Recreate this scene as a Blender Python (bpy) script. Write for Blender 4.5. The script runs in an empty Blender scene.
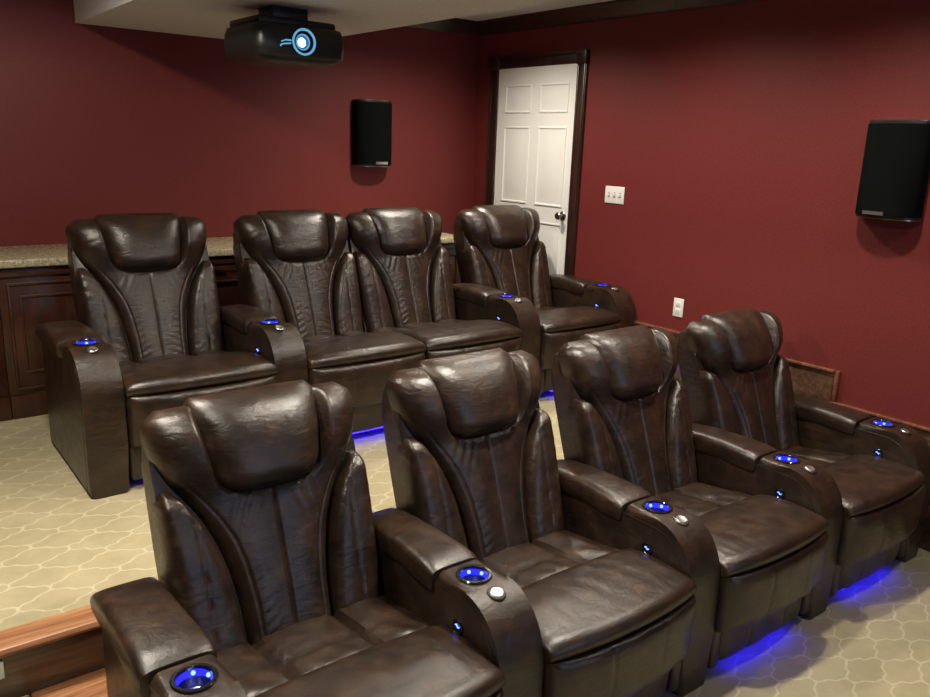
import bpy, bmesh, math, random
from mathutils import Vector, Matrix
random.seed(7)
C = bpy.context.scene.collection
PI = math.pi
# ------------------------------------------------------------------ sizes (metres)
H = .353            # riser platform height
XR, YB, ZC = 3.42, 3.398, 2.676      # right wall, back wall, ceiling
XL, YF = -2.9, -4.3                  # left wall, front wall
YP = .78                             # platform riser
S, AW = .814, .158                   # seat spacing, arm width
HS = (S - AW) / 2                    # half seat width

# ------------------------------------------------------------------ materials
def new_mat(name):
    m = bpy.data.materials.new(name); m.use_nodes = True
    nt = m.node_tree
    return m, nt, nt.nodes['Principled BSDF']
def N(nt, t, **kw):
    n = nt.nodes.new(t)
    for k, v in kw.items():
        if hasattr(n, k): setattr(n, k, v)
        else: n.inputs[k].default_value = v
    return n
def ramp(nt, fac, stops):
    r = nt.nodes.new('ShaderNodeValToRGB')
    el = r.color_ramp.elements
    while len(el) < len(stops): el.new(.5)
    for e, (p, c) in zip(el, stops): e.position = p; e.color = (*c, 1)
    nt.links.new(fac, r.inputs[0]); return r.outputs[0]
def bump(nt, b, hgt, strength, dist, prev=None):
    n = N(nt, 'ShaderNodeBump'); n.inputs['Strength'].default_value = strength; n.inputs['Distance'].default_value = dist
    nt.links.new(hgt, n.inputs['Height'])
    if prev: nt.links.new(prev, n.inputs['Normal'])
    if b: nt.links.new(n.outputs[0], b.inputs['Normal'])
    return n.outputs[0]
def mth(nt, op, a, b=None, c=None):
    n = nt.nodes.new('ShaderNodeMath'); n.operation = op
    for i, v in enumerate((a, b, c)):
        if v is None: continue
        if isinstance(v, (int, float)): n.inputs[i].default_value = v
        else: nt.links.new(v, n.inputs[i])
    return n.outputs[0]
def simple(name, col, rough=.5, metal=0, emit=None, strength=0, spec=.5, coat=0):
    m, nt, b = new_mat(name)
    b.inputs['Base Color'].default_value = (*col, 1); b.inputs['Roughness'].default_value = rough
    b.inputs['Metallic'].default_value = metal; b.inputs['Specular IOR Level'].default_value = spec
    b.inputs['Coat Weight'].default_value = coat
    n = N(nt, 'ShaderNodeTexNoise'); n.inputs['Scale'].default_value = 60
    r = mth(nt, 'MULTIPLY_ADD', n.outputs[0], .08, rough - .04); nt.links.new(r, b.inputs['Roughness'])
    if emit:
        b.inputs['Emission Color'].default_value = (*emit, 1); b.inputs['Emission Strength'].default_value = strength
    return m
def leather():
    m, nt, b = new_mat('brown_leather')
    tc = N(nt, 'ShaderNodeTexCoord'); oi = N(nt, 'ShaderNodeObjectInfo')
    off = N(nt, 'ShaderNodeVectorMath', operation='ADD')
    mul = mth(nt, 'MULTIPLY', oi.outputs['Random'], 7.0)
    nt.links.new(tc.outputs['Object'], off.inputs[0]); nt.links.new(mul, off.inputs[1])
    co = off.outputs[0]
    n1 = N(nt, 'ShaderNodeTexNoise', Scale=11.0, Detail=8.0, Roughness=.68); nt.links.new(co, n1.inputs['Vector'])
    col = ramp(nt, n1.outputs[0], [(.30, (.011, .0062, .0040)), (.48, (.021, .0112, .0066)), (.60, (.035, .0180, .0098)), (.75, (.056, .0305, .0170))])
    nt.links.new(col, b.inputs['Base Color'])
    n2 = N(nt, 'ShaderNodeTexNoise', Scale=23.0, Detail=4.0); nt.links.new(co, n2.inputs['Vector'])
    r = mth(nt, 'MULTIPLY_ADD', n2.outputs[0], .24, .22); nt.links.new(r, b.inputs['Roughness'])
    v = N(nt, 'ShaderNodeTexVoronoi', feature='DISTANCE_TO_EDGE', Scale=330.0); nt.links.new(co, v.inputs['Vector'])
    gr = mth(nt, 'MINIMUM', v.outputs[0], .25)
    st = N(nt, 'ShaderNodeMapping'); st.inputs['Scale'].default_value = (1.0, 1.0, 2.6); nt.links.new(co, st.inputs['Vector'])
    n3 = N(nt, 'ShaderNodeTexNoise', Scale=16.0, Detail=5.0, Roughness=.55, Distortion=.8); nt.links.new(st.outputs[0], n3.inputs['Vector'])
    p = bump(nt, None, n3.outputs[0], .21, .012)
    bump(nt, b, gr, .22, .002, p)
    b.inputs['Specular IOR Level'].default_value = .62
    return m
def wood(name, dark, mid, light, rough, scale=(1, 1, 1), coat=.25):
    m, nt, b = new_mat(name)
    tc = N(nt, 'ShaderNodeTexCoord'); mp = N(nt, 'ShaderNodeMapping'); mp.inputs['Scale'].default_value = scale
    nt.links.new(tc.outputs['Object'], mp.inputs['Vector'])
    n1 = N(nt, 'ShaderNodeTexNoise', Scale=6.0, Detail=7.0, Roughness=.6, Distortion=1.2); nt.links.new(mp.outputs[0], n1.inputs['Vector'])
    n2 = N(nt, 'ShaderNodeTexNoise', Scale=42.0, Detail=3.0); nt.links.new(mp.outputs[0], n2.inputs['Vector'])
    f = mth(nt, 'MULTIPLY_ADD', n2.outputs[0], .25, mth(nt, 'MULTIPLY', n1.outputs[0], .78))
    nt.links.new(ramp(nt, f, [(.32, dark), (.5, mid), (.68, light)]), b.inputs['Base Color'])
    b.inputs['Roughness'].default_value = rough; b.inputs['Coat Weight'].default_value = coat; b.inputs['Coat Roughness'].default_value = .25
    bump(nt, b, n2.outputs[0], .12, .002)
    return m
def wall_paint(name, col, rough=.55):
    m, nt, b = new_mat(name)
    tc = N(nt, 'ShaderNodeTexCoord')
    n = N(nt, 'ShaderNodeTexNoise', Scale=90.0, Detail=4.0); nt.links.new(tc.outputs['Object'], n.inputs['Vector'])
    c2 = tuple(x * .86 for x in col)
    nt.links.new(ramp(nt, n.outputs[0], [(.35, c2), (.65, col)]), b.inputs['Base Color'])
    b.inputs['Roughness'].default_value = rough; b.inputs['Specular IOR Level'].default_value = .35
    bump(nt, b, n.outputs[0], .25, .003)
    return m
def carpet():
    m, nt, b = new_mat('trellis_carpet')
    tc = N(nt, 'ShaderNodeTexCoord'); sp = N(nt, 'ShaderNodeSeparateXYZ')
    nz = N(nt, 'ShaderNodeTexNoise', Scale=35.0, Detail=2.0); nt.links.new(tc.outputs['Object'], nz.inputs['Vector'])
    wob = N(nt, 'ShaderNodeVectorMath', operation='MULTIPLY_ADD')
    nt.links.new(nz.outputs['Color'], wob.inputs[0]); wob.inputs[1].default_value = (.016, .016, 0); nt.links.new(tc.outputs['Object'], wob.inputs[2])
    nt.links.new(wob.outputs[0], sp.inputs[0])
    x = mth(nt, 'MULTIPLY', sp.outputs[0], 1 / .215); y = mth(nt, 'MULTIPLY', sp.outputs[1], 1 / .165)
    s = mth(nt, 'ADD', mth(nt, 'ADD', x, y), .10); t = mth(nt, 'ADD', mth(nt, 'SUBTRACT', x, y), -.10)
    def dist(a, o):
        w = mth(nt, 'MULTIPLY_ADD', mth(nt, 'SINE', mth(nt, 'MULTIPLY', o, 2 * PI)), .045, a)
        w = mth(nt, 'MULTIPLY_ADD', mth(nt, 'SINE', mth(nt, 'MULTIPLY', o, 4 * PI)), .045, w)
        return mth(nt, 'PINGPONG', w, .5)
    d = mth(nt, 'MINIMUM', dist(s, t), dist(t, s))
    line = N(nt, 'ShaderNodeMapRange'); line.inputs[1].default_value = .012; line.inputs[2].default_value = .050; line.inputs[3].default_value = 1; line.inputs[4].default_value = 0
    nt.links.new(d, line.inputs[0])
    n1 = N(nt, 'ShaderNodeTexNoise', Scale=7.0, Detail=5.0, Roughness=.65); nt.links.new(tc.outputs['Object'], n1.inputs['Vector'])
    n2 = N(nt, 'ShaderNodeTexNoise', Scale=420.0, Detail=2.0); nt.links.new(tc.outputs['Object'], n2.inputs['Vector'])
    f = mth(nt, 'MULTIPLY_ADD', n2.outputs[0], .35, mth(nt, 'MULTIPLY', n1.outputs[0], .65))
    basec = ramp(nt, f, [(.3, (.315, .268, .160)), (.7, (.425, .368, .232))])
    mx = N(nt, 'ShaderNodeMix', data_type='RGBA'); nt.links.new(line.outputs[0], mx.inputs['Factor'])
    nt.links.new(basec, mx.inputs[6]); mx.inputs[7].default_value = (.475, .42, .285, 1)
    nt.links.new(mx.outputs[2], b.inputs['Base Color'])
    b.inputs['Roughness'].default_value = .95; b.inputs['Specular IOR Level'].default_value = .1
    hgt = mth(nt, 'MULTIPLY_ADD', line.outputs[0], .3, mth(nt, 'MULTIPLY', n2.outputs[0], .7))
    bump(nt, b, hgt, .5, .004)
    return m
def granite():
    m, nt, b = new_mat('granite')
    tc = N(nt, 'ShaderNodeTexCoord')
    n1 = N(nt, 'ShaderNodeTexNoise', Scale=55.0, Detail=6.0, Roughness=.75); nt.links.new(tc.outputs['Object'], n1.inputs['Vector'])
    v = N(nt, 'ShaderNodeTexVoronoi', Scale=110.0); nt.links.new(tc.outputs['Object'], v.inputs['Vector'])
    f = mth(nt, 'MULTIPLY_ADD', v.outputs['Distance'], .3, mth(nt, 'MULTIPLY', n1.outputs[0], .8))
    nt.links.new(ramp(nt, f, [(.34, (.08, .07, .045)), (.44, (.32, .27, .16)), (.56, (.47, .41, .26)), (.72, (.66, .60, .43))]), b.inputs['Base Color'])
    b.inputs['Roughness'].default_value = .22
    return m
M = {}
M['leather'] = leather()
M['dark_wood'] = wood('dark_cherry_wood', (.028, .0085, .005), (.055, .0165, .0085), (.095, .030, .014), .33, (3, 3, .6))
M['trim_wood'] = wood('dark_stained_trim', (.014, .0065, .0045), (.026, .011, .007), (.05, .02, .012), .35, (2, 2, .5))
M['oak'] = wood('red_oak', (.15, .055, .022), (.34, .145, .062), (.52, .27, .130), .34, (.35, 5, 5))
M['oak_dark'] = wood('walnut_panel', (.04, .020, .012), (.085, .043, .024), (.15, .08, .045), .20, (.4, 3, 4), .5)
M['red'] = wall_paint('oxblood_paint', (.160, .0220, .0200))
M['ceiling'] = wall_paint('ceiling_paint', (.70, .70, .70), .9)
M['carpet'] = carpet()
M['granite'] = granite()
M['cherry'] = wood('cherry_cap', (.10, .036, .018), (.17, .066, .034), (.26, .11, .06), .26, (.35, 5, 5), .5)
M['white'] = simple('white_gloss_paint', (.82, .81, .78), .38)
M['plate'] = simple('white_plastic', (.78, .77, .73), .35)
M['slot'] = simple('grey_slot', (.22, .21, .19), .5)
M['black'] = simple('black_plastic', (.008, .009, .009), .42)
M['grille'] = simple('black_grille_cloth', (.004, .005, .0045), .95, spec=.06)
M['silver'] = simple('brushed_silver', (.60, .60, .60), .35, 1)
M['chrome'] = simple('chrome', (.80, .79, .76), .16, 1)
M['nickel'] = simple('antique_nickel', (.33, .29, .24), .28, 1)
M['ring'] = simple('gloss_black_ring', (.006, .006, .009), .15, coat=.6)
M['cup'] = simple('steel_cup', (.22, .24, .40), .22, 1)
M['led'] = simple('blue_led', (.02, .02, .3), .4, emit=(.014, .012, 1.0), strength=1.9)
M['led_spot'] = simple('blue_led_bright', (.02, .02, .3), .4, emit=(.10, .20, 1.0), strength=4.5)
M['led_strip'] = simple('blue_led_strip', (.02, .02, .3), .4, emit=(.012, .005, 1.0), strength=20)
M['lens_glow'] = simple('lens_glow', (.1, .2, .4), .2, emit=(.45, .80, 1.0), strength=9)
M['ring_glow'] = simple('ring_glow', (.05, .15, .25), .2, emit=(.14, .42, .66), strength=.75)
M['lens_blue'] = simple('lens_blue', (.01, .03, .08), .1, emit=(.05, .22, .55), strength=.55, coat=1)
M['screen'] = simple('lit_screen', (.8, .8, .8), .8, emit=(.46, .66, 1.0), strength=1.6)

# ------------------------------------------------------------------ mesh helpers
def obj(name, bm, mat, parent=None, sharp=38, smooth=True):
    me = bpy.data.meshes.new(name); bmesh.ops.recalc_face_normals(bm, faces=bm.faces[:]); bm.to_mesh(me); bm.free()
    if smooth:
        me.polygons.foreach_set('use_smooth', [True] * len(me.polygons)); me.set_sharp_from_angle(angle=math.radians(sharp))
    me.materials.append(mat)
    o = bpy.data.objects.new(name, me); C.objects.link(o)
    if parent: o.parent = parent
    return o
def box(bm, x0, x1, y0, y1, z0, z1, bev=0, seg=2):
    r = bmesh.ops.create_cube(bm, size=1)
    for v in r['verts']:
        v.co = Vector(((x0 + x1) / 2 + v.co.x * (x1 - x0), (y0 + y1) / 2 + v.co.y * (y1 - y0), (z0 + z1) / 2 + v.co.z * (z1 - z0)))
    if bev:
        es = list({e for v in r['verts'] for e in v.link_edges})
        bmesh.ops.bevel(bm, geom=es, offset=bev, segments=seg, profile=.5, affect='EDGES')
    return bm
def Box(*a, **k): return box(bmesh.new(), *a, **k)
def loft(bm, rings, cap=True, closed=True):
    vr = [[bm.verts.new(p) for p in r] for r in rings]
    n = len(rings[0])
    for a, b in zip(vr, vr[1:]):
        for i in range(n if closed else n - 1):
            j = (i + 1) % n
            bm.faces.new((a[i], a[j], b[j], b[i]))
    if cap: bm.faces.new(vr[0][::-1]); bm.faces.new(vr[-1])
    return bm
def lathe(bm, prof, seg=28, mat=None, cap=False):
    rings = [[Vector((r * math.cos(2 * PI * i / seg), r * math.sin(2 * PI * i / seg), z)) for i in range(seg)] for r, z in prof]
    if mat: rings = [[mat @ p for p in r] for r in rings]
    return loft(bm, rings, cap)
def prism(bm, pts, x0, x1, axis='x', bev=0, seg=3):
    def P(x, a, b): return (x, a, b) if axis == 'x' else ((a, x, b) if axis == 'y' else (a, b, x))
    a = [bm.verts.new(P(x0, *p)) for p in pts]; b = [bm.verts.new(P(x1, *p)) for p in pts]
    n = len(pts)
    fa = bm.faces.new(a[::-1]); fb = bm.faces.new(b)
    for i in range(n): bm.faces.new((a[i], a[(i + 1) % n], b[(i + 1) % n], b[i]))
    if bev: bmesh.ops.bevel(bm, geom=list(fa.edges) + list(fb.edges), offset=bev, segments=seg, profile=.5, affect='EDGES')
    return bm
def tube(bm, pts, r, seg=6):
    pts = [Vector(p) for p in pts]; rings = []
    for i, p in enumerate(pts):
        t = (pts[min(i + 1, len(pts) - 1)] - pts[max(i - 1, 0)]).normalized()
        u = t.cross(Vector((1, 0, 0)))
        if u.length < .2: u = t.cross(Vector((0, 0, 1)))
        u.normalize(); w = t.cross(u)
        rings.append([p + r * (math.cos(2 * PI * k / seg) * u + math.sin(2 * PI * k / seg) * w) for k in range(seg)])
    return loft(bm, rings)
def interp(tab, x):
    if x <= tab[0][0]: return tab[0][1]
    for (a, fa), (b, fb) in zip(tab, tab[1:]):
        if x <= b:
            t = (x - a) / (b - a); return fa + (fb - fa) * t
    return tab[-1][1]
def smooth_tab(tab, x, w=.018):
    return sum(interp(tab, x + k * w / 2) for k in (-2, -1, 0, 1, 2)) / 5
def gauss(d, s): return math.exp(-(d / s) ** 2)

def empty(name, loc, rz=0):
    o = bpy.data.objects.new(name, None); C.objects.link(o); o.location = loc; o.rotation_euler.z = rz
    o.empty_display_size = .1
    return o
def tag(o, label=None, cat=None, group=None, kind=None):
    for k, v in (('label', label), ('category', cat), ('group', group), ('kind', kind)):
        if v: o[k] = v
    return o
def copy_tree(o, parent=None):
    c = o.copy(); C.objects.link(c)
    if parent: c.parent = parent
    for ch in [q for q in ALL if q.parent == o]: copy_tree(ch, c)
    return c
ALL = []
def struct(name, bm, m, **k): return tag(obj(name, bm, m, **k), kind='structure')

# ------------------------------------------------------------------ recliner pieces
YB0, ZB0 = .316, .42
EV = Vector((0, .3417, .9398)); EN = Vector((0, -.9398, .3417))
def bk(u, v, d): return Vector((u, YB0, ZB0)) + EV * v + EN * d
def cospace(n): return [(1 - math.cos(PI * i / n)) / 2 for i in range(n + 1)]
def sup(t, p, q): return max(0, 1 - abs(t) ** p) ** (1 / q)
def puff(uL, uR, v0, v1, d0, hf, nu=36, nv=44):
    """closed cushion: outline uL(v)..uR(v), front surface d0 + hf(u, v, t, s)"""
    bm = bmesh.new(); grid = []
    for s in cospace(nv):
        v = v0 + (v1 - v0) * s; a, b = uL(v), uR(v); row = []
        for t in cospace(nu):
            u = a + (b - a) * t
            row.append(bm.verts.new(bk(u, v, d0 + hf(u, v, 2 * t - 1, 2 * s - 1))))
        grid.append(row)
    for r0, r1 in zip(grid, grid[1:]):
        for i in range(nu): bm.faces.new((r0[i], r0[i + 1], r1[i + 1], r1[i]))
    rim = grid[0] + [r[-1] for r in grid[1:-1]] + grid[-1][::-1] + [r[0] for r in grid[-2:0:-1]]
    back = [bm.verts.new(v.co - EN * .02) for v in rim]
    n = len(rim)
    for i in range(n): bm.faces.new((rim[i], back[i], back[(i + 1) % n], rim[(i + 1) % n]))
    bm.faces.new(back)
    bmesh.ops.remove_doubles(bm, verts=bm.verts[:], dist=1e-5)
    return bm
YW = [(0, .131), (.1, .138), (.2, .153), (.28, .174), (.35, .202), (.40, .230), (.44, .258), (.47, .278), (.50, .295), (.54, .312), (.58, .322), (.62, .328), (.65, .328), (.67, .318), (.682, .300), (.69, .265)]
SEAM = [(-.01, .098), (.1, .101), (.2, .112), (.28, .131), (.35, .163), (.40, .194), (.44, .224), (.48, .258), (.51, .290), (.56, .33)]
WI = [(0, .137), (.1, .144), (.2, .159), (.28, .180), (.35, .208), (.40, .238), (.43, .258), (.445, .270), (.455, .283), (.46, .293)]
WO = [(0, .310), (.1, .320), (.25, .326), (.36, .328), (.42, .326), (.44, .321), (.452, .313), (.46, .302)]
HW = [(.405, .050), (.411, .092), (.422, .128), (.44, .153), (.47, .170), (.52, .182), (.57, .190), (.62, .197), (.66, .202), (.685, .200), (.70, .193), (.712, .178)]
DB = -.066
def center_bm(seed):
    rnd = random.Random(seed); ph = [rnd.uniform(0, 6.28) for _ in range(6)]
    w = lambda v: smooth_tab(YW, v)
    def hf(u, v, t, s):
        au = abs(u)
        e = sup(t, 5, 2.3)
        roll = max(0, (v - .565) / .125); e *= max(0, 1 - roll ** 2.2) ** .5
        h = .066
        horn = min(1, max(0, (v - .40) / .14)); horn = horn * horn * (3 - 2 * horn)
        q = min(1, max(0, (au - (smooth_tab(HW, v, .008) - .030)) / .045)); q = q * q * (3 - 2 * q)
        h += .052 * horn * q
        if v > .40:
            k = min(1, (v - .40) / .05); h -= .030 * k * (1 - q)
        h -= .0045 * gauss(au - smooth_tab(SEAM, v), .0045) * (1 if v < .52 else 0)
        h += .003 * gauss(au - (smooth_tab(SEAM, v) + w(v)) / 2, .02) * (1 if v < .50 else 0)
        if v < .42:
            h -= .0045 * gauss(u, .0050)
            h += .003 * gauss(au - .055, .045) * min(1, v / .1)
            # gathers under the headrest, fanning down and out
            fan = math.sin(170 * (au - .45 * (.42 - v)) + ph[0 if u < 0 else 1])
            h += .0026 * fan * gauss(v - .37, .045) * gauss(au - .11, .05)
            h += .0014 * math.sin(190 * v + 90 * au + ph[2]) * gauss(au - smooth_tab(SEAM, v) + .02, .025)
        h += .0014 * math.sin(150 * v + 60 * au + ph[3 if u < 0 else 4]) * gauss(au - .27, .05) * (horn if v < .56 else horn * max(0, 1 - (v - .56) / .05))
        return h * e
    return puff(lambda v: -w(v), w, -.03, .69, DB, hf, 130, 90)
def wing_bm(sgn, seed):
    rnd = random.Random(seed); p0, p1 = rnd.uniform(0, 6), rnd.uniform(0, 6)
    a = lambda v: smooth_tab(WI, v); b = lambda v: smooth_tab(WO, v)
    def hf(u, v, t, s):
        au = abs(u)
        e = sup(t, 4.2, 2.2) * (max(0, 1 - max(0, (s - .72) / .28) ** 2.6)) ** .5
        mid = .235 + .05 * max(0, v - .2)
        h = .062 + .014 * gauss(v - .28, .18)
        h -= .004 * gauss(au - mid, .0045) * (1 if v < .40 else 0)
        h += .0016 * math.sin(170 * v - 90 * au + p0) * gauss(au - smooth_tab(WI, v) - .02, .03) + .0012 * math.sin(120 * v + 60 * au + p1) * gauss(au - .30, .03)
        return h * e
    if sgn > 0: return puff(a, b, -.03, .46, DB, hf, 34, 50)
    return puff(lambda v: -b(v), lambda v: -a(v), -.03, .46, DB, hf, 34, 50)
def headrest_bm(seed):
    rnd = random.Random(seed); p0 = rnd.uniform(0, 6)
    w = lambda v: smooth_tab(HW, v, .008)
    def hf(u, v, t, s):
        k = (v - .405) / .307
        lo = min(1, k / .24); lo = max(0, 1 - (1 - lo) ** 2.4) ** .5
        hi = min(1, (1 - k) / .62); hi = max(0, 1 - (1 - hi) ** 2.2) ** .5
        e = sup(t, 4.5, 2.2)
        h = (.116 + .008 * math.cos(t * 1.5)) * lo * hi * e
        h += .0016 * math.sin(70 * v + 3 * t + p0) * gauss(abs(t) - .9, .15)
        return h
    return puff(lambda v: -w(v), w, .405, .712, DB, hf, 40, 44)
def shell_bm():
    bm = bmesh.new(); rings = []
    prof = [(-.34, .30), (-.30, .318), (-.1, .322), (.30, .322), (.54, .318), (.61, .312), (.65, .292), (.665, .25)]
    bm = bmesh.new()
    out = [(-w, v) for v, w in prof] + [(w, v) for v, w in prof[::-1]]
    a = [bm.verts.new(bk(u, v, -.06)) for u, v in out]; b = [bm.verts.new(bk(u, v, -.165)) for u, v in out]
    n = len(out); fa = bm.faces.new(a); fb = bm.faces.new(b[::-1])
    for i in range(n): bm.faces.new((a[i], b[i], b[(i + 1) % n], a[(i + 1) % n]))
    bmesh.ops.bevel(bm, geom=list(fa.edges) + list(fb.edges), offset=.022, segments=4, profile=.5, affect='EDGES')
    return bm
HW_S = HS - .003
BOW = [.042]
def yfront(u): return -.298 + BOW[0] * (abs(u) / HS) ** 2.2
def seat_bm(seed):
    """rear of the seat: three puffed panels between two fore-and-aft seams"""
    rnd = random.Random(seed); p0 = rnd.uniform(0, 6)
    bm = bmesh.new(); nu, nv = 60, 30; top = []
    y0, y1 = -.02, .34
    for s in cospace(nv):
        y = y0 + (y1 - y0) * s; row = []
        for t in cospace(nu):
            u = (2 * t - 1) * HW_S; au = abs(u)
            z = .418 - .035 * max(0, y - .05) / .25 + .030 * sup(2 * t - 1, 8, 2)
            z -= .028 * gauss(au - .128, .013)
            z += .012 * gauss(au, .10) + .010 * gauss(au - .23, .06)
            z -= .006 * gauss(y - .16, .009) * (1 if au < .12 else .4)
            f = min(1, max(0, (y - .015) / .05)); z -= .040 * (1 - f) ** 2
            z += .0025 * math.sin(70 * u + 35 * y + p0) * gauss(y - .10, .08)
            row.append(bm.verts.new((u, y, z)))
        top.append(row)
    for r0, r1 in zip(top, top[1:]):
        for i in range(nu): bm.faces.new((r0[i], r0[i + 1], r1[i + 1], r1[i]))
    rim = top[0] + [r[-1] for r in top[1:-1]] + top[-1][::-1] + [r[0] for r in top[-2:0:-1]]
    lo = [bm.verts.new((v.co.x, v.co.y, .30)) for v in rim]; n = len(rim)
    for i in range(n): bm.faces.new((rim[i], lo[i], lo[(i + 1) % n], rim[(i + 1) % n]))
    bm.faces.new(lo)
    return bm
def seat_front_bm(seed):
    """bow-fronted front cushion with a rolled lip"""
    rnd = random.Random(seed); p0, p1 = rnd.uniform(0, 6), rnd.uniform(0, 6)
    rings = []; n = 52
    for t in cospace(n):
        k = 2 * t - 1; u = k * HW_S; yf = yfront(u); e = sup(k, 9, 2.2)
        sag = .012 * (1 - abs(k) ** 2) ; ring = []
        pts = [(.040, .405), (.045, .440), (.030, .463), (0, .474)]
        for q in range(1, 15):
            y = 0 + (yf + .041) * q / 15
            w_ = .0009 * math.sin(75 * u + 22 * y + p0) * gauss(y + .10, .10) + .0009 * math.sin(160 * u + p1) * gauss(y - yf - .05, .05)
            pts.append((y, .474 + .010 * math.sin(PI * q / 15) + w_))
        for a in range(0, 9):
            an = PI / 2 + PI * a / 8 * 1.0
            pts.append((yf + .042 + .042 * math.cos(an), .440 + .036 * math.sin(an)))
        pts += [(yf + .07, .402), (yf + .10, .398)]
        for y, z in pts:
            yy = y if y > -.02 else y
            zz = .425 + (z + sag - .425) * (.55 + .45 * e)
            yc = -.12
            ring.append((u, yc + (yy - yc) * (.965 + .035 * e), zz))
        rings.append(ring)
    return loft(bmesh.new(), rings)
def panel_bm(hw, z0, z1, back, seed, bulge=.018, lean=0.0, bow=.042):
    BOW[0] = bow
    rnd = random.Random(seed); p0 = rnd.uniform(0, 6)
    rings = []; nz = 18
    for t in [q / 80 for q in range(81)]:
        k = 2 * t - 1; u = k * hw; e = sup(k, 10, 2.2); ring = []
        yb = yfront(u) + back
        for q in cospace(nz):
            z = z0 + (z1 - z0) * q; f = sup(2 * q - 1, 5, 2.2)
            w_ = .0018 * math.sin(40 * u + 30 * z + p0) - .004 * gauss(abs(u) - .115, .007)
            ring.append((u, yb + .02 - (.02 + bulge * f + w_) * e + lean * (1 - q), z))
        ring += [(u, yb + .09, z1 - .005), (u, yb + .09, z0 + .005)]
        rings.append(ring)
    BOW[0] = .042
    return loft(bmesh.new(), rings)
ARC = [(-.060 + .167 * math.cos(a), .402 + .198 * math.sin(a)) for a in [PI - PI / 2 * i / 12 for i in range(13)]]
def arm_bm():
    prof = [(.55, .001), (-.229, .001), (-.229, .20)] + ARC + [(.068, .602), (.080, .592), (.082, .525), (.545, .525), (.55, .515)]
    bm = prism(bmesh.new(), prof, -AW / 2, AW / 2, 'x', .026, 5)
    return bm
def cut_hole(bm, r, depth, loc):
    me = bpy.data.meshes.new('t'); bmesh.ops.recalc_face_normals(bm, faces=bm.faces[:]); bm.to_mesh(me); bm.free()
    a = bpy.data.objects.new('t', me); C.objects.link(a)
    b2 = bmesh.new(); bmesh.ops.create_cone(b2, cap_ends=True, segments=40, radius1=r, radius2=r, depth=depth * 2, matrix=Matrix.Translation(loc))
    mc = bpy.data.meshes.new('c'); b2.to_mesh(mc); b2.free(); b = bpy.data.objects.new('c', mc); C.objects.link(b)
    md = a.modifiers.new('b', 'BOOLEAN'); md.operation = 'DIFFERENCE'; md.object = b; md.solver = 'EXACT'
    dg = bpy.context.evaluated_depsgraph_get(); ev = a.evaluated_get(dg); bmn = bmesh.new(); bmn.from_mesh(ev.to_mesh()); ev.to_mesh_clear()
    for o in (a, b): d = o.data; bpy.data.objects.remove(o); bpy.data.meshes.remove(d)
    return bmn
def pad_bm(outer=False):
    rings = []
    for y, zt, zb, sc in [(.086, .580, .530, .90), (.090, .598, .520, .96), (.105, .607, .517, 1), (.16, .613, .515, 1), (.26, .616, .514, 1), (.38, .612, .512, 1), (.47, .602, .51, 1), (.53, .588, .508, .98), (.565, .568, .508, .94), (.575, .548, .515, .86)]:
        ring = []; hw = (AW / 2 + .012 - .011 * min(1, max(0, (y - .17) / .12))) * sc; ho = (AW / 2 + .022) * sc; zc = (zt + zb) / 2; hh = (zt - zb) / 2
        for i in range(28):
            a = 2 * PI * i / 28; c, s_ = math.cos(a), math.sin(a)
            ring.append(((ho if outer and c < 0 else hw) * math.copysign(abs(c) ** .42, c), y, zc + hh * math.copysign(abs(s_) ** .55, s_)))
        rings.append(ring)
    return loft(bmesh.new(), rings)
_mesh = {}
def cached(key, fn, name, mat, parent, **k):
    """mesh data built once and shared by repeats"""
    if key not in _mesh:
        o = obj(name, fn(), mat, parent, **k); _mesh[key] = o.data
    else:
        o = bpy.data.objects.new(name, _mesh[key]); C.objects.link(o); o.parent = parent
    return o
def at(o, x, y=0, z=0): o.location = (x, y, z); return o
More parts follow.
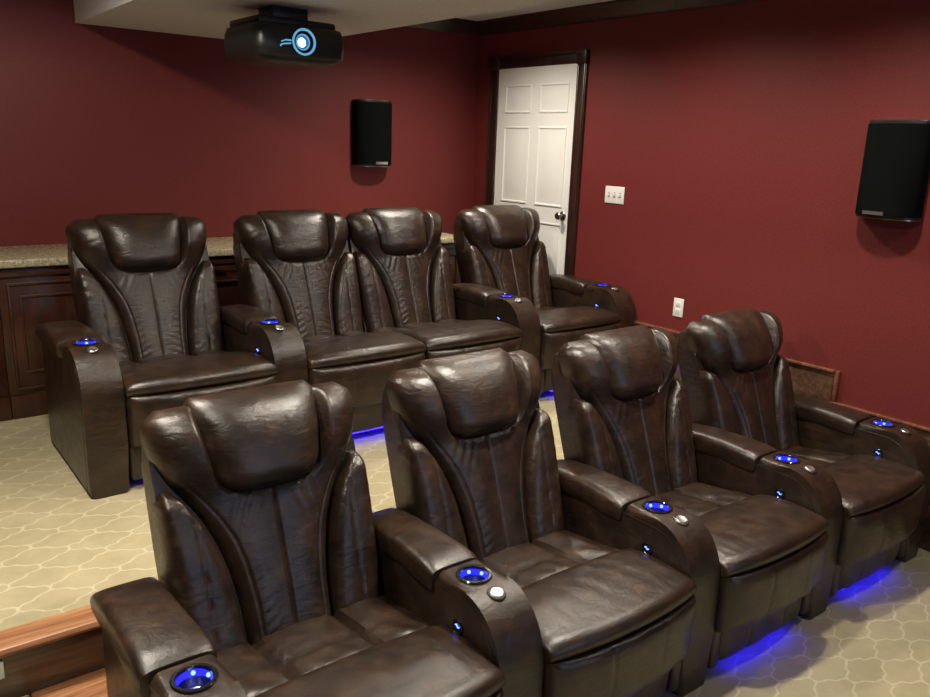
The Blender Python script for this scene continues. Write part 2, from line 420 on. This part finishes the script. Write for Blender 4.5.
def make_arm(root, x, outer=False):
    a = at(cached('arm', lambda: cut_hole(arm_bm(), .0435, .062, (0, 0, .602)), 'armrest', M['leather'], root), x)
    cached(('pad', outer), lambda: pad_bm(outer), 'armrest_pad', M['leather'], a)
    def pipe():
        bm = bmesh.new()
        for sx in (-1, 1):
            pts = [(sx * (AW / 2 - .001), -.205 + .022, .02), (sx * (AW / 2 - .001), -.195, .2)]
            pts += [(sx * (AW / 2 - .001), -.060 + .135 * math.cos(t), .402 + .166 * math.sin(t)) for t in [PI - PI / 2 * i / 10 for i in range(11)]] + [(sx * (AW / 2 - .001), .07, .568)]
            tube(bm, pts, .0022, 5)
        return bm
    cached('pipe', pipe, 'seam_piping', M['leather'], a)
    def ringf():
        return lathe(bmesh.new(), [(.0405, .596), (.0405, .6035), (.043, .6065), (.051, .6068), (.0535, .6045), (.0535, .5995)], 40)
    cached('ring', ringf, 'cup_holder_rim', M['ring'], a)
    def cupf():
        return lathe(bmesh.new(), [(.0425, .600), (.0410, .574), (.036, .553), (.030, .549), (.0001, .549)], 36)
    cached('cup', cupf, 'cup_holder', M['cup'], a)
    def glow():
        return lathe(bmesh.new(), [(.0402, .598), (.0398, .588), (.0392, .580), (.0405, .580), (.0408, .598)], 36)
    cached('glow', glow, 'light_ring', M['led'], a)
    def dots():
        bm = bmesh.new()
        bmesh.ops.create_uvsphere(bm, u_segments=10, v_segments=8, radius=.0055, matrix=Matrix.Translation((.0375, 0, .590)))
        return bm
    for an in (15, 75, 250):
        cached('dots', dots, 'light_bulb', M['led_spot'], a).rotation_euler.z = math.radians(an)
    tilt = Matrix.Translation((0, -.103, .5935)) @ Matrix.Rotation(math.radians(17), 4, 'X')
    def btn_ring(): return lathe(bmesh.new(), [(.020, .0), (.0205, .004), (.0235, .0048), (.027, .003), (.028, -.002)], 28, tilt)
    cached('btnr', btn_ring, 'button_bezel', M['leather'], a)
    def btn(): return lathe(bmesh.new(), [(.0195, -.003), (.0195, .004), (.017, .0062), (.009, .0048), (.0001, .0046)], 28, tilt)
    cached('btn', btn, 'control_button', M['silver'], a)
    return a
def make_switch(a):
    mt = Matrix.Translation((-AW / 2 - .0005, -.036, .481)) @ Matrix.Rotation(-PI / 2, 4, 'Y')
    def sw(): return lathe(bmesh.new(), [(.0225, -.002), (.0225, .003), (.0195, .0045), (.017, .002), (.0001, .002)], 26, mt)
    s = cached('sw', sw, 'recline_switch', M['ring'], a)
    def gl():
        bm = bmesh.new()
        pts = [(-AW / 2 - .0045, -.036 + y, .481 + z) for y, z in ((.009, .004), (.004, .007), (0, .002), (-.004, -.001), (-.009, .003))]
        tube(bm, pts, .0018, 5)
        return bm
    cached('swg', gl, 'switch_light', M['led_spot'], a)
def make_seat(root, x, seed):
    L = M['leather']; q = seed % 3
    b = at(cached('shell', shell_bm, 'backrest', L, root), x)
    cached(('ctr', q), lambda: center_bm(seed), 'back_cushion', L, b)
    for sg in (-1, 1): cached(('wing', sg, q), lambda: wing_bm(sg, seed + sg), 'side_bolster', L, b)
    cached(('hr', q), lambda: headrest_bm(seed), 'headrest', L, b)
    st = at(cached(('seat', q), lambda: seat_bm(seed), 'seat_cushion', L, root), x)
    cached(('sf', q), lambda: seat_front_bm(seed), 'front_cushion', L, st)
    fr = at(cached(('fp', q), lambda: panel_bm(HS - .006, .200, .418, .010, seed, .026, .010, .034), 'footrest', L, root), x)
    cached(('fl', q), lambda: panel_bm(HS - .055, .052, .215, .058, seed + 3, .012, .012, .014), 'footrest_flap', L, fr)
    def base():
        bm = Box(-HS + .004, HS - .004, -.14, .30, .062, .30, bev=.01)
        for sg in (-1, 1): box(bm, sg * (HS - .029) - .024, sg * (HS - .029) + .024, -.232, -.12, .045, .215, bev=.014, seg=3)
        box(bm, -HS + .01, HS - .01, .24, .44, .02, .10, bev=.01)
        for sx in (-1, 1):
            for y in (-.08, .22): box(bm, sx * .27 - .025, sx * .27 + .025, y - .025, y + .025, 0.002, .07, bev=.004)
        return bm
    bs = at(cached('base', base, 'base', L, root), x)
    cached('strip', lambda: Box(-HS + .12, HS - .12, -.218, -.206, .043, .051), 'light_strip', M['led_strip'], bs, smooth=False)

GRP1, GRP2 = 'recliners in the front row', 'recliners in the back row'
def recliner(x, y, z, seed, left, label, group):
    r = empty('theater_recliner', (x, y, z)); tag(r, label, 'recliner', group)
    make_seat(r, 0, seed)
    if left: make_arm(r, -S / 2, True)
    make_switch(make_arm(r, S / 2))
    return r
front = ['brown leather recliner nearest the camera, first from the left in the front row',
         'brown leather recliner second from the left in the front row, below the loveseat',
         'brown leather recliner third from the left in the front row',
         'brown leather recliner at the right end of the front row, beside the red wall']
for k in range(4): recliner(S * (k + .5), 0, 0, 11 + k, k == 0, front[k], GRP1)
X2, Y2 = .2301, 1.8867
recliner(X2 + S / 2, Y2, H, 21, True, 'brown leather recliner at the left end of the back row, by the wooden cabinet', GRP2)
LV = 2 * S - AW
lv = empty('theater_loveseat', (X2 + S + LV / 2, Y2, H))
tag(lv, 'brown leather two-seat recliner with no arm between its seats, in the back row', 'loveseat')
for k, sd in ((-1, 32), (1, 33)): make_seat(lv, k * HS, sd)
make_switch(make_arm(lv, LV / 2))
recliner(X2 + S + LV + S / 2, Y2, H, 44, False, 'brown leather recliner at the right end of the back row, before the white door', GRP2)

# ------------------------------------------------------------------ room shell
struct('floor', Box(XL, XR, YF, YP + .1, -.1, 0), M['carpet'], smooth=False)
pl = struct('floor_platform', Box(XL, XR, YP + .085, YB, 0, H), M['carpet'], smooth=False)
nz = bmesh.new(); prism(nz, [(YP + .09, H - .03), (YP + .005, H - .03), (YP - .012, H - .026), (YP - .018, H - .014), (YP - .012, H - .002), (YP, H + .002), (YP + .088, H + .002), (YP + .09, H)], XL, XR, 'x')
struct('trim_1', nz, M['oak'])
wp = struct('wall_platform', Box(XL, XR, YP, YP + .085, 0, H - .03), M['oak_dark'], smooth=False)
struct('wall_back', Box(XL - .1, XR + .1, YB, YB + .1, 0, ZC), M['red'], smooth=False)
struct('wall_right', Box(XR, XR + .1, YF - .1, YB, 0, ZC), M['red'], smooth=False)
struct('wall_left', Box(XL - .1, XL, YF - .1, YB, 0, ZC), M['red'], smooth=False)
struct('wall_front', Box(XL, XR, YF - .1, YF, 0, ZC), M['red'], smooth=False)
struct('ceiling', Box(XL - .1, XR + .1, YF - .1, YB + .1, ZC, ZC + .1), M['ceiling'], smooth=False)
struct('ceiling_soffit', Box(.631, 1.862, YF, YB, 2.370, ZC), M['ceiling'], smooth=False)
# crown moulding
cr = [(0, 0), (0, -.092), (.010, -.092), (.016, -.078), (.030, -.062), (.048, -.030), (.058, -.016), (.066, -.012), (.066, 0)]
bm = bmesh.new(); prism(bm, [(XR - a, ZC + b) for a, b in cr], YF, YB, 'y'); struct('trim_3', bm, M['trim_wood'], sharp=30)
bm = bmesh.new(); prism(bm, [(YB - a, ZC + b) for a, b in cr], 1.862, XR - .066, 'x'); struct('trim_4', bm, M['trim_wood'], sharp=30)
# dark panelled base along the right wall, stepping down with the platform
def base_run(bm_p, bm_c, y0, y1, z0, z1):
    box(bm_p, XR - .014, XR, y0, y1, z0, z1 - .015, bev=.002)
    box(bm_c, XR - .026, XR, y0 - (.0), y1, z1 - .015, z1, bev=.004)
p_, c_ = bmesh.new(), bmesh.new()
base_run(p_, c_, .34, 2.254, H, .756); base_run(p_, c_, YF, .338, 0, .594)
box(c_, XR - .026, XR, .312, .332, .594, .756, bev=.004)
box(c_, XR - .030, XR, YF, .30, .165, .222, bev=.006)
struct('baseboard_right', p_, M['oak_dark']); struct('trim_5', c_, M['cherry'])
struct('baseboard_back', Box(2.96, XR - .02, YB - .015, YB, H, .756, bev=.003), M['oak_dark'])
# the step in front of the platform at the left
st = struct('step', Box(-.238, .02, .615, YP, 0, .178, bev=.006), M['oak'])
tag(struct('step_carpet', Box(-2.2, -.240, .50, YP, 0, .178, bev=.01), M['carpet']), kind='structure')

# door
dY0, dY1, dZ1 = 2.318, 3.115, 2.336
bm = Box(XR - .016, XR - .001, dY0, dY1, H, dZ1)
def door_panel(y0, y1, z0, z1):
    xf = XR - .016; b_ = .022
    ring = lambda d, x: [(x, y0 + d, z0 + d), (x, y1 - d, z0 + d), (x, y1 - d, z1 - d), (x, y0 + d, z1 - d)]
    loft(bm, [ring(0, xf + .0005), ring(0.002, xf - .006), ring(.010, xf - .007), ring(.016, xf - .001), ring(.030, xf - .001), ring(.058, xf - .006)], True)
for a, b in ((2.395, 2.660), (2.765, 3.025)):
    for z0, z1 in ((2.030, 2.222), (1.405, 1.938), (.56, 1.292)): door_panel(a - .012, b + .004, z0, z1)
dr = tag(obj('door_1', bm, M['white'], sharp=20), kind='structure')
kb = bmesh.new(); rt = Matrix.Translation((XR - .016, 2.370, 1.352)) @ Matrix.Rotation(-PI / 2, 4, 'Y')
lathe(kb, [(.0001, 0), (.030, 0), (.031, .004), (.026, .010), (.012, .014), (.010, .026), (.018, .033), (.025, .043), (.026, .050), (.020, .058), (.0001, .061)], 28, rt)
obj('door_knob', kb, M['nickel'], dr)
for z in (2.096, 1.476, .70):
    hb = bmesh.new(); lathe(hb, [(.0001, -.045), (.007, -.045), (.007, .045), (.0001, .045)], 12, Matrix.Translation((XR - .022, 3.114, z))); obj('door_hinge', hb, M['nickel'], dr)
fr = bmesh.new()
for y0, y1, top in ((2.238, 2.318, 2.337), (3.115, 3.215, 2.337)):
    box(fr, XR - .020, XR, y0, y1, H, top, bev=.004); box(fr, XR - .030, XR, y0 + .004, y0 + .020, H, top, bev=.006); box(fr, XR - .027, XR, y1 - .018, y1 - .003, H, top, bev=.005)
box(fr, XR - .020, XR, 2.238, 3.215, 2.337, 2.405, bev=.004); box(fr, XR - .032, XR, 2.238, 3.215, 2.398, 2.416, bev=.006)
for y0, y1 in ((2.234, 2.320), (3.113, 3.228)): box(fr, XR - .036, XR, y0, y1, 2.330, 2.418, bev=.006)
obj('door_frame', fr, M['trim_wood'], dr)

# ------------------------------------------------------------------ counter and cabinets behind the back row
CF = 2.885
ct = tag(obj('countertop', Box(-.70, 2.945, CF - .045, YB - .002, 1.137, 1.177, bev=.007, seg=3), M['granite']), 'long speckled beige granite counter running behind the back row of seats', 'countertop')
UW = .718
cab_lab = ['dark wood cabinet under the counter at the far left edge of the picture',
           'dark raised-panel cabinet under the counter beside the back row left recliner',
           'dark wood cabinet showing between the left recliner and the loveseat',
           'dark wood cabinet right behind the loveseat, covered by its two backrests',
           'dark wood cabinet at the counter end between loveseat and door-side recliner']
def moulding(bm, x0, x1, z0, z1, y):
    for d, w, dp in ((0, .015, .010),):
        a0, a1, b0, b1 = x0 + d, x1 - d, z0 + d, z1 - d
        box(bm, a0, a1, y - dp, y, b1 - w, b1, bev=.004); box(bm, a0, a1, y - dp, y, b0, b0 + w, bev=.004)
        box(bm, a0, a0 + w, y - dp, y, b0 + w, b1 - w, bev=.004); box(bm, a1 - w, a1, y - dp, y, b0 + w, b1 - w, bev=.004)
for k in range(5):
    x0 = .06 + UW * (k - 1); c = empty('cabinet', (x0 + UW / 2, CF, H)); tag(c, cab_lab[k], 'cabinet', None)
    w = UW / 2 - .001
    obj('cabinet_body', Box(-w, w, 0, YB - CF - .02, .0, 1.136 - H, bev=.002), M['dark_wood'], c)
    d = obj('cabinet_door', Box(-w + .035, w - .035, -.010, .001, .165, .690, bev=.002), M['dark_wood'], c)
    m_ = bmesh.new(); moulding(m_, -w + .035, w - .035, .150, .705, -.008); obj('panel_moulding', m_, M['dark_wood'], d)
    m_ = bmesh.new(); moulding(m_, -w + .085, w - .085, .235, .640, -.008); obj('inner_moulding', m_, M['dark_wood'], d)
    obj('toe_board', Box(-w, w, -.018, .002, .0, .120, bev=.004), M['dark_wood'], c)
    obj('top_rail', Box(-w, w, -.016, .002, .735, .775, bev=.005), M['dark_wood'], c)

# ------------------------------------------------------------------ speakers
def speaker(loc, rz, label, lx):
    r = empty('wall_speaker', loc, rz); tag(r, label, 'speaker', 'wall speakers')
    def outline(w, d): # curved front, flat back at y = 0, front towards -y
        pts = [(w, -.0), (w, -.028)]
        n = 16
        for i in range(1, n):
            a = PI * i / n; pts.append((w * math.cos(a), -.028 - (d - .028) * math.sin(a) ** .75))
        return pts + [(-w, -.028), (-w, 0)]
    h2 = .218
    obj('speaker_body', prism(bmesh.new(), outline(.142, .118), -h2, h2, 'z', .004, 2), M['black'], r)
    g = bmesh.new(); prism(g, [(x, y - .004) if y < -.02 else (x, y - .01) for x, y in outline(.1435, .120)], -h2 + .012, h2 - .012, 'z', .002, 2)
    obj('speaker_grille', g, M['grille'], r)
    for z in (h2 - .001, -h2 - .004):
        b = bmesh.new(); prism(b, outline(.140, .117), z, z + .005, 'z'); obj('end_trim', b, M['nickel'], r)
    b = bmesh.new(); pts = []
    for i in range(7):
        a = PI * (.5 - lx * (-.05 + .23 * i / 6)); pts.append((.145 * math.cos(a), -.0375 - .092 * math.sin(a) ** .75))
    ins = [(x * .98, y + .006) for x, y in pts[::-1]]
    prism(b, pts + ins, -h2 + .014, -h2 + .030, 'z'); obj('badge_strip', b, M['silver'], r)
    return r
speaker((2.488, YB - .001, 1.852), 0, 'black curved wall speaker on the back wall, left of the white door', 1)
speaker((XR - .001, .196, 1.757), -PI / 2, 'black curved wall speaker high on the right wall at the picture edge', -1)

# ------------------------------------------------------------------ projector
pj = empty('projector', (1.195, 2.0, 2.370)); tag(pj, 'black ceiling projector with glowing blue lens hanging from the white soffit', 'projector')
PS = .95
rings = []
for z, sx, sy, dy in [(-.246, .13, .12, 0), (-.242, .17, .16, 0), (-.228, .205, .195, 0), (-.210, .228, .212, 0), (-.170, .232, .215, 0), (-.120, .230, .213, 0), (-.092, .222, .200, 0), (-.086, .21, .18, 0)]:
    ring = []
    for i in range(48):
        a = 2 * PI * i / 48; c, s_ = math.cos(a), math.sin(a)
        ring.append((PS * sx * math.copysign(abs(c) ** .26, c), dy + sy * math.copysign(abs(s_) ** .30, s_), z))
    rings.append(ring)
obj('projector_body', loft(bmesh.new(), rings), M['black'], pj, sharp=50)
tp = bmesh.new(); box(tp, -.19, .19, -.15, .17, -.092, -.055, bev=.014, seg=3); obj('top_housing', tp, M['black'], pj)
mb = bmesh.new(); box(mb, -.085, .085, -.08, .08, -.058, -.001, bev=.006)
obj('ceiling_mount', mb, M['black'], pj)
lm = Matrix.Translation((-.012, -.212, -.158)) @ Matrix.Rotation(PI / 2, 4, 'X')
lb = bmesh.new(); lathe(lb, [(.056, -.03), (.056, .016), (.050, .020), (.045, .012), (.045, .0), (.0001, .0)], 40, lm); lens = obj('lens_barrel', lb, M['ring'], pj)
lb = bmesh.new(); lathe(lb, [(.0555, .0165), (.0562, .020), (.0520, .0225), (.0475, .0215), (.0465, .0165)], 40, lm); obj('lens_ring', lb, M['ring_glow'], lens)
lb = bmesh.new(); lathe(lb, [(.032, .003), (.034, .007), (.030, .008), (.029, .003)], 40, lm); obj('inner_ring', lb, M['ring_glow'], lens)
lb = bmesh.new(); lathe(lb, [(.029, .002), (.022, .007), (.012, .010), (.0001, .011)], 32, lm); obj('lens_glass', lb, M['lens_blue'], lens)
lb = bmesh.new(); lathe(lb, [(.019, .0088), (.014, .0118), (.007, .0135), (.0001, .014)], 24, lm @ Matrix.Translation((-.006, -.002, 0))); obj('lens_beam', lb, M['lens_glow'], lens)
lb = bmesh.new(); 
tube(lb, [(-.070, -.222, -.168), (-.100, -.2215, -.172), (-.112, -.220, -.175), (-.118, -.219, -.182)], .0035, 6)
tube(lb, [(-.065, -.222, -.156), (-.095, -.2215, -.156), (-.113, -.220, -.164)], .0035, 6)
obj('lens_flare', lb, M['ring_glow'], pj)  # flare lines beside the lens, modelled as glowing tubes

# ------------------------------------------------------------------ wall plates
sw = empty('light_switch', (XR - .0005, 1.928, 1.523)); tag(sw, 'white triple toggle light switch plate on the red wall right of the door', 'light switch')
obj('switch_plate', Box(-.006, 0, -.080, .080, -.054, .054, bev=.004, seg=3), M['plate'], sw)
for k in (-1, 0, 1):
    t = obj('toggle', Box(-.014, -.004, k * .046 - .006, k * .046 + .006, -.010, .012, bev=.003), M['plate'], sw)
    obj('toggle_slot', Box(-.0068, -.005, k * .046 - .008, k * .046 + .008, -.016, .016), M['slot'], sw, smooth=False)
ol = empty('wall_outlet', (XR - .0005, 1.349, .897)); tag(ol, 'white double power outlet plate low on the red wall above the baseboard', 'power outlet')
obj('outlet_plate', Box(-.006, 0, -.036, .036, -.056, .056, bev=.004, seg=3), M['plate'], ol)
for k in (-1, 1):
    f = obj('socket', Box(-.009, -.004, -.017, .017, k * .021 - .015, k * .021 + .015, bev=.003), M['plate'], ol)
    s_ = bmesh.new(); box(s_, -.0095, -.008, -.008, -.0055, k * .021 - .005, k * .021 + .006); box(s_, -.0095, -.008, .0055, .008, k * .021 - .004, k * .021 + .005)
    obj('socket_slots', s_, M['slot'], f, smooth=False)
obj('step_light', Box(-.42, -.298, YP - .012, YP - .0005, .258, .312, bev=.003), M['plate'], wp)

# ------------------------------------------------------------------ projection screen the seats face
sc = empty('projection_screen', (1.3, YF, 1.5)); tag(sc, 'wide lit projection screen on the front wall the seats face', 'screen')
obj('screen_surface', Box(-1.35, 1.35, .012, .018, -.72, .72), M['screen'], sc, smooth=False)
f = bmesh.new()
for a in ((-1.42, 1.42, .72, .79), (-1.42, 1.42, -.79, -.72)): box(f, a[0], a[1], .001, .03, a[2], a[3], bev=.004)
for a in (-1.42, 1.35): box(f, a, a + .07, .001, .03, -.72, .72, bev=.004)
obj('screen_frame', f, M['grille'], sc)

# ------------------------------------------------------------------ lights: recessed ceiling lamps
def can(x, y, z, power, col=(1, .92, .78), ang=155, blend=1, rad=.05):
    l = bpy.data.lights.new('ceiling_lamp', 'SPOT'); l.energy = power; l.color = col; l.spot_size = math.radians(ang); l.spot_blend = blend; l.shadow_soft_size = rad
    o = bpy.data.objects.new('ceiling_lamp', l); C.objects.link(o); o.location = (x, y, z - .01)
    return o
for y, p in ((2.42, 135), (1.25, 105), (.20, 110), (-.95, 50)):
    can(2.60, y, ZC, p)
can(-.08, 1.20, ZC, 120, ang=176, blend=.25)
can(-.30, 1.05, ZC, 90, ang=100, blend=.9)
can(-.45, -.10, ZC, 120, ang=125)
can(1.25, .15, 2.370, 150)
can(-.45, -2.0, ZC, 12)

w = bpy.data.worlds.new('World'); bpy.context.scene.world = w; w.use_nodes = True
w.node_tree.nodes['Background'].inputs[0].default_value = (.02, .02, .02, 1)

# ------------------------------------------------------------------ camera
yaw, pitch, roll, f_px = .9088, .2498, .0357, 803.87
f = Vector((math.cos(yaw) * math.cos(pitch), math.sin(yaw) * math.cos(pitch), -math.sin(pitch)))
r = f.cross(Vector((0, 0, 1))).normalized(); u = r.cross(f)
r2 = math.cos(roll) * r + math.sin(roll) * u; u2 = -math.sin(roll) * r + math.cos(roll) * u
cd = bpy.data.cameras.new('Camera'); cam = bpy.data.objects.new('Camera', cd); C.objects.link(cam)
cam.matrix_world = Matrix(((r2.x, u2.x, -f.x, -.5106), (r2.y, u2.y, -f.y, -1.6192), (r2.z, u2.z, -f.z, 1.8092), (0, 0, 0, 1)))
cd.sensor_width = 36; cd.lens = f_px / 930 * 36; cd.clip_start = .02
scn = bpy.context.scene; scn.camera = cam
vs = scn.view_settings; vs.view_transform = 'Standard'; vs.look = 'None'; vs.gamma = 1; vs.exposure = .2; vs.use_curve_mapping = False
